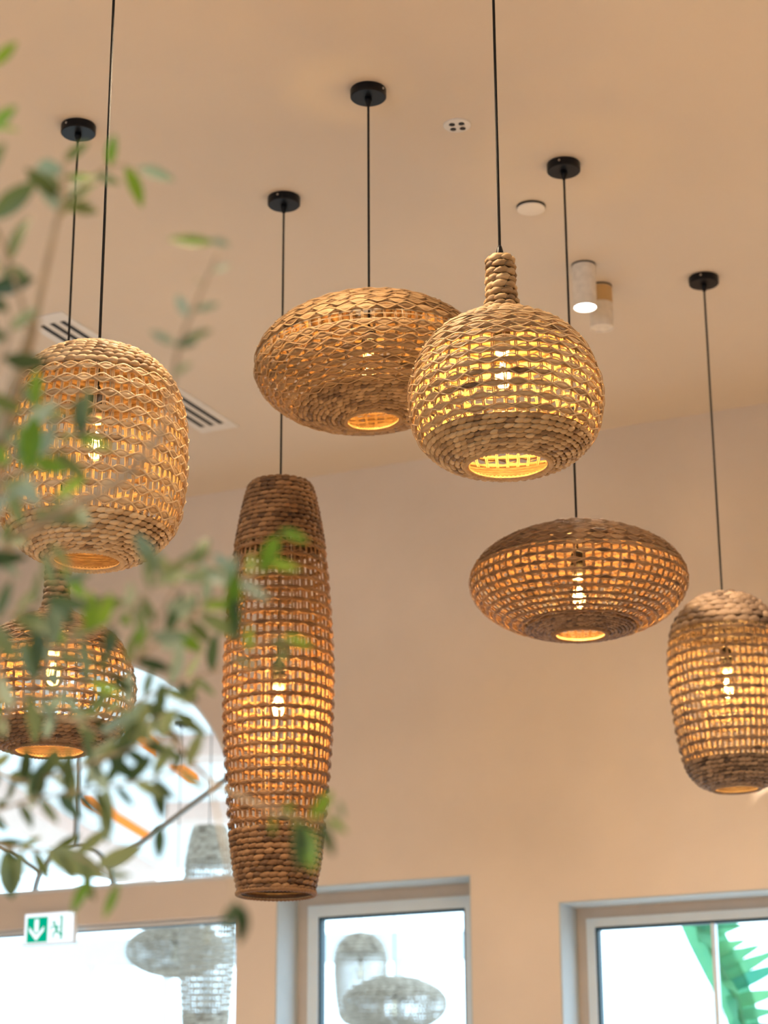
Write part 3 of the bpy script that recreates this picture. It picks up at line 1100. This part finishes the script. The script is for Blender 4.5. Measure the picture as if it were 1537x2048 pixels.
def twig(pts, r0, r1, name='twig'):
    mb = MB()
    pts = np.array(pts)
    C, ts = catmull(pts, 6)
    mb.tube(C - TB, np.linspace(r0, r1, len(C)), 7)
    mb.build(name, 'bark', tree)
    return C


def add_leaf(base, tip, mat, roll=None):
    base = np.array(base); tip = np.array(tip)
    L_ = np.linalg.norm(tip - base)
    o = put('leaf', rt.choice(LEAVES[mat]), tree)
    d = (tip - base) / L_
    face = np.array([rt.uniform(-0.7, 0.7), -1.0, rt.uniform(-0.8, 0.5)]) if roll is None else np.array([rt.uniform(-0.4, 0.4), -1.0, rt.uniform(-0.4, 0.2)])
    yv = np.cross(face, d); yv /= np.linalg.norm(yv)
    zv = np.cross(d, yv)
    M = Matrix(((d[0], yv[0], zv[0], 0), (d[1], yv[1], zv[1], 0), (d[2], yv[2], zv[2], 0), (0, 0, 0, 1)))
    M = Matrix.Translation(Vector(base - TB)) @ M @ Matrix.Diagonal((L_, L_, L_, 1))
    o.matrix_local = M


def leafy(pxs, Y, r0, r1, nleaf, length, mats, spread=1.0, start=0.15):
    """a twig through photo positions, Y metres ahead, with leaves along it"""
    pts = [at(x, y, Y + dy) for (x, y, dy) in pxs]
    C = twig(pts, r0 * 0.6, r1 * 0.6)
    for k in range(nleaf):
        t = start + (1 - start) * (k + rt.random() * 0.6) / nleaf
        i = min(len(C) - 2, int(t * (len(C) - 1)))
        b_ = C[i]
        d = C[i + 1] - C[i]
        d = d / (np.linalg.norm(d) + 1e-9)
        side = np.cross(d, np.array([rt.uniform(-.4, .4), 1, rt.uniform(-.4, .4)]))
        side = side / np.linalg.norm(side) * (1 if k % 2 else -1)
        v = d * rt.uniform(0.3, 0.9) + side * rt.uniform(0.5, 1.0) * spread + np.array([0, rt.uniform(-.6, .6), rt.uniform(-.35, .1)])
        v /= np.linalg.norm(v)
        add_leaf(b_, b_ + v * length * 1.25 * rt.uniform(0.75, 1.25), rt.choice(mats))
    return C


BR, OL, DK, SI = 'leaf_bright', 'leaf_olive', 'leaf_dark', 'leaf_silver'
# trunk and limbs (mostly below and left of the view)
trunk = twig([TB, TB + (0.03, -0.02, 0.6), TB + (0.0, -0.05, 1.2), TB + (0.10, -0.1, 1.75)], 0.035, 0.022, 'trunk')
fork = TB + np.array([0.10, -0.1, 1.75])
# upper left
twig([fork, at(-60, 1500, 2.3), at(-60, 1150, 2.1), at(10, 850, 1.95), at(70, 640, 1.9)], 0.016, 0.006, 'branch')
leafy([(70, 640, 0), (105, 480, 0), (122, 400, 0), (130, 310, 0)], 1.9, 0.006, 0.003, 9, 0.038, [OL, BR, OL, SI], 0.8, 0.5)
leafy([(115, 440, 0), (170, 365, .02), (230, 330, .03), (290, 345, .03)], 1.9, 0.003, 0.0015, 6, 0.034, [BR, SI, OL])
leafy([(60, 660, 0), (10, 500, -.05), (-40, 380, -.1), (-20, 240, -.1)], 1.9, 0.004, 0.002, 7, 0.04, [BR, BR, OL], 0.7, 0.3)
add_leaf(at(-25, 250, 1.8), at(40, 262, 1.8), BR)
add_leaf(at(-20, 135, 1.8), at(35, 82, 1.8), BR)
leafy([(-30, 620, 0), (-10, 520, 0), (10, 560, 0)], 1.9, 0.003, 0.0015, 4, 0.036, [DK, OL])
# slim branch with the bright leaf, right of the pale lamp
leafy([(330, 860, 0.05), (360, 690, 0), (400, 590, 0), (440, 500, 0)], 1.85, 0.004, 0.002, 5, 0.026, [OL, SI], 0.7, 0.3)
add_leaf(at(428, 485, 1.85), at(335, 478, 1.84), BR, 0.5)
add_leaf(at(420, 480, 1.85), at(462, 492, 1.86), SI, 0.4)
add_leaf(at(350, 690, 1.85), at(395, 688, 1.84), DK, 0.3)
add_leaf(at(352, 690, 1.85), at(298, 662, 1.84), SI, 0.3)
add_leaf(at(345, 750, 1.85), at(385, 725, 1.84), OL, 0.3)
twig([at(-60, 1150, 2.1), at(80, 1050, 2.0), at(240, 960, 1.95), at(330, 860, 1.9)], 0.006, 0.004, 'branch')
# left column
leafy([(-60, 1150, 0), (-10, 1000, 0), (40, 880, 0), (72, 800, 0)], 1.95, 0.005, 0.002, 12, 0.036, [BR, OL, SI, DK], 0.9, 0.1)
add_leaf(at(72, 820, 1.92), at(74, 738, 1.92), BR, 0.5)
add_leaf(at(70, 830, 1.92), at(60, 950, 1.92), BR, 0.5)
add_leaf(at(165, 880, 1.95), at(155, 790, 1.95), DK, 0.5)
leafy([(-20, 1010, 0), (60, 930, 0), (130, 890, 0), (190, 850, 0)], 1.95, 0.003, 0.0015, 8, 0.034, [OL, SI, BR, OL])
leafy([(-60, 1150, 0), (20, 1080, 0), (90, 1010, 0), (150, 990, 0)], 2.0, 0.003, 0.0015, 9, 0.034, [OL, SI, OL, BR])
# middle mass in front of the lower bottle-necked lamp
leafy([(-60, 1500, .3), (40, 1400, .1), (130, 1290, 0), (180, 1180, 0)], 2.05, 0.007, 0.002, 14, 0.036, [BR, OL, DK, SI, OL], 1.0, 0.1)
add_leaf(at(182, 1270, 2.0), at(182, 1180, 2.0), BR, 0.4)
add_leaf(at(80, 1230, 2.0), at(72, 1365, 2.0), DK, 0.4)
add_leaf(at(225, 1250, 2.0), at(215, 1320, 2.0), DK, 0.4)
add_leaf(at(110, 1200, 2.0), at(105, 1300, 2.0), SI, 0.4)
leafy([(40, 1400, .1), (160, 1370, 0), (270, 1320, 0), (360, 1250, 0), (430, 1215, 0)], 2.1, 0.005, 0.0015, 18, 0.034, [OL, OL, DK, SI, BR], 1.0, 0.1)
leafy([(40, 1400, .2), (140, 1440, .1), (240, 1420, .1), (340, 1370, .1), (440, 1340, .1)], 2.25, 0.005, 0.0015, 18, 0.036, [OL, DK, OL, SI], 1.0, 0.1)
leafy([(270, 1320, 0), (320, 1230, 0), (370, 1150, 0), (425, 1108, 0)], 2.0, 0.003, 0.0012, 7, 0.034, [OL, SI, BR])
leafy([(360, 1250, 0), (440, 1180, 0), (500, 1150, 0), (560, 1090, 0)], 1.95, 0.003, 0.0012, 5, 0.03, [BR, OL, SI])
add_leaf(at(470, 1140, 1.92), at(462, 1262, 1.92), BR, 0.3)
add_leaf(at(468, 1190, 1.92), at(474, 1290, 1.92), DK, 0.3)
add_leaf(at(425, 1108, 2.0), at(478, 1150, 2.0), SI, 0.3)
add_leaf(at(420, 1108, 2.0), at(350, 1128, 2.0), OL, 0.3)
add_leaf(at(560, 1060, 1.95), at(618, 1085, 1.95), BR, 0.3)
add_leaf(at(555, 1070, 1.95), at(520, 1150, 1.95), BR, 0.3)
leafy([(430, 1340, 0), (500, 1300, 0), (560, 1270, 0), (580, 1300, 0)], 2.0, 0.002, 0.0012, 5, 0.028, [OL, BR])
leafy([(130, 1290, 0), (230, 1240, -.05), (300, 1180, -.1), (330, 1120, -.1)], 2.0, 0.003, 0.0012, 9, 0.032, [OL, SI, BR, OL])
leafy([(-60, 1260, 0), (20, 1230, 0), (90, 1200, 0), (150, 1130, 0)], 1.95, 0.003, 0.0012, 10, 0.034, [OL, SI, OL, DK])
leafy([(140, 1440, .1), (230, 1470, .1), (300, 1440, .1), (390, 1400, .1)], 2.2, 0.003, 0.0012, 10, 0.034, [OL, DK, DK, SI])
leafy([(-60, 800, 0), (-10, 740, 0), (20, 660, 0), (10, 590, 0)], 1.85, 0.003, 0.0012, 6, 0.036, [OL, SI, DK])
# lower twigs
leafy([(-60, 1500, .4), (30, 1560, .2), (140, 1540, .1), (250, 1500, 0), (340, 1470, 0)], 2.25, 0.005, 0.002, 22, 0.036, [OL, DK, DK, SI], 1.0, 0.1)
leafy([(-60, 1640, .2), (60, 1600, 0), (170, 1580, 0), (290, 1560, 0), (390, 1530, 0)], 2.3, 0.004, 0.0015, 20, 0.036, [OL, DK, DK], 1.0, 0.1)
add_leaf(at(213, 1570, 2.3), at(214, 1690, 2.3), OL, 0.2)
add_leaf(at(145, 1530, 2.3), at(140, 1630, 2.3), OL, 0.2)
add_leaf(at(310, 1560, 2.3), at(325, 1640, 2.3), DK, 0.2)
add_leaf(at(320, 1650, 2.3), at(318, 1720, 2.3), DK, 0.2)
leafy([(-60, 1640, 0), (0, 1690, 0), (80, 1700, 0), (150, 1710, 0), (215, 1745, 0)], 2.5, 0.005, 0.0015, 10, 0.04, [OL, OL, DK], 0.8, 0.1)
add_leaf(at(90, 1700, 2.5), at(215, 1755, 2.5), OL, 0.2)
add_leaf(at(25, 1800, 2.4), at(8, 1700, 2.4), OL, 0.2)
add_leaf(at(22, 1800, 2.4), at(45, 1700, 2.4), OL, 0.2)
leafy([(150, 1710, 0), (200, 1740, 0), (240, 1790, 0)], 2.2, 0.002, 0.001, 2, 0.03, [OL])
add_leaf(at(180, 1755, 2.2), at(143, 1828, 2.2), BR, 0.2)
add_leaf(at(238, 1765, 2.2), at(208, 1838, 2.2), BR, 0.2)
# tail in front of the tall lamp
twig([at(340, 1470, 2.25), at(420, 1560, 2.4), at(520, 1610, 2.1), at(600, 1640, 1.95)], 0.003, 0.0015, 'branch')
leafy([(520, 1610, .1), (570, 1625, 0), (620, 1640, 0), (690, 1620, 0)], 1.95, 0.002, 0.001, 5, 0.028, [OL, BR])
add_leaf(at(600, 1640, 1.9), at(600, 1745, 1.9), DK, 0.1)
add_leaf(at(612, 1650, 1.9), at(628, 1745, 1.9), BR, 0.1)
add_leaf(at(640, 1640, 1.92), at(668, 1715, 1.92), DK, 0.3)
add_leaf(at(678, 1600, 1.95), at(690, 1640, 1.95), OL, 0.3)
twig([at(420, 1560, 2.4), at(450, 1700, 2.1), at(470, 1800, 1.95)], 0.002, 0.001, 'branch')
add_leaf(at(470, 1800, 1.9), at(488, 1875, 1.9), DK, 0.1)
add_leaf(at(462, 1810, 1.9), at(448, 1870, 1.9), DK, 0.3)
add_leaf(at(490, 1815, 1.9), at(478, 1890, 1.9), DK, 0.5)
# root pot, below the view
pot = MB()
pot.lathe([(0.16, 0.0), (0.19, 0.02), (0.24, 0.42), (0.25, 0.45), (0.22, 0.45), (0.21, 0.40), (0.001, 0.39)], 40, True, False)
pot.build('plant_pot', 'pot_clay', tree)

# ------------------------------------------------------------------ large leaf behind the right window
palm = empty('split_leaf_plant', tuple(at(1560, 2300, 10.0) * np.array([1, 1, 0])))
PB = np.array(palm.location)
tag(palm, 'big split-leaf plant with torn green leaves behind the wide window', 'plant')


def blade(name, base, tip, w, bend, mat, n=8):
    base = np.array(base); tip = np.array(tip)
    d = tip - base
    L_ = np.linalg.norm(d); d /= L_
    sd = np.cross(d, np.array([0, 1, 0])); sd /= np.linalg.norm(sd)
    nn = np.cross(sd, d)
    P = np.zeros((n + 1, 3, 3))
    for i in range(n + 1):
        t = i / n
        wd = w * (1 - t ** 1.8) ** 0.8 * (0.75 + 0.25 * math.sin(PI * min(t * 1.6, 1)))
        for j, s_ in enumerate((-1, 0, 1)):
            P[i, j] = base + d * L_ * t + sd * s_ * wd / 2 + nn * (bend * t * t + abs(s_) * 0.08 * wd) - PB
    mb = MB(); mb.grid(P, False, False)
    mb.build(name, mat, palm)


YP = 10.2
mid = [at(1340, 1720, YP), at(1395, 1845, YP), at(1440, 1930, YP), at(1478, 2010, YP), at(1500, 2110, YP)]
mr_ = MB(); Cm, _ = catmull(mid, 6); mr_.tube(Cm - PB, np.linspace(0.006, 0.014, len(Cm)), 7); mr_.build('midrib', 'leaf_palm', palm)
st = MB(); Cs, _ = catmull([mid[-1], at(1530, 2250, YP), PB + np.array([0, 0, 0.9]), PB], 6); st.tube(Cs - PB, np.linspace(0.014, 0.03, len(Cs)), 7); st.build('stem', 'leaf_palm', palm)
for (b0, t0, w) in (((1360, 1770), (1470, 1760), .20), ((1385, 1835), (1487, 1852), .16), ((1395, 1870), (1485, 1850), .14), ((1420, 1905), (1492, 1880), .13), ((1430, 1930), (1522, 1890), .15),
                    ((1440, 1955), (1580, 1890), .12), ((1455, 1975), (1600, 1915), .12), ((1465, 2005), (1590, 1975), .12), ((1475, 2030), (1570, 2020), .10), ((1490, 2060), (1580, 2050), .10),
                    ((1350, 1740), (1440, 1800), .18),
                    ((1405, 1860), (1428, 1895), .12), ((1450, 1960), (1478, 1985), .08), ((1462, 1990), (1476, 2050), .09), ((1478, 2040), (1468, 2090), .09)):
    w *= 0.62
    blade('leaf_lobe', at(b0[0], b0[1], YP), at(t0[0], t0[1], YP - 0.1), w, 0.02, 'leaf_palm')
# broad undivided part of the leaf along the midrib
web = MB()
P = np.zeros((len(Cm), 4, 3))
for i, c in enumerate(Cm):
    t = i / (len(Cm) - 1)
    P[i, 0] = c + np.array([-0.05 - 0.03 * math.sin(PI * t), 0.02, -0.03]) - PB
    P[i, 1] = c - PB
    P[i, 2] = c + np.array([0.07, -0.02, 0.04]) - PB
    P[i, 3] = c + np.array([0.10 - 0.05 * t, -0.03, 0.05]) - PB
web.grid(P, False, False)
web.build('leaf_blade', 'leaf_palm', palm)
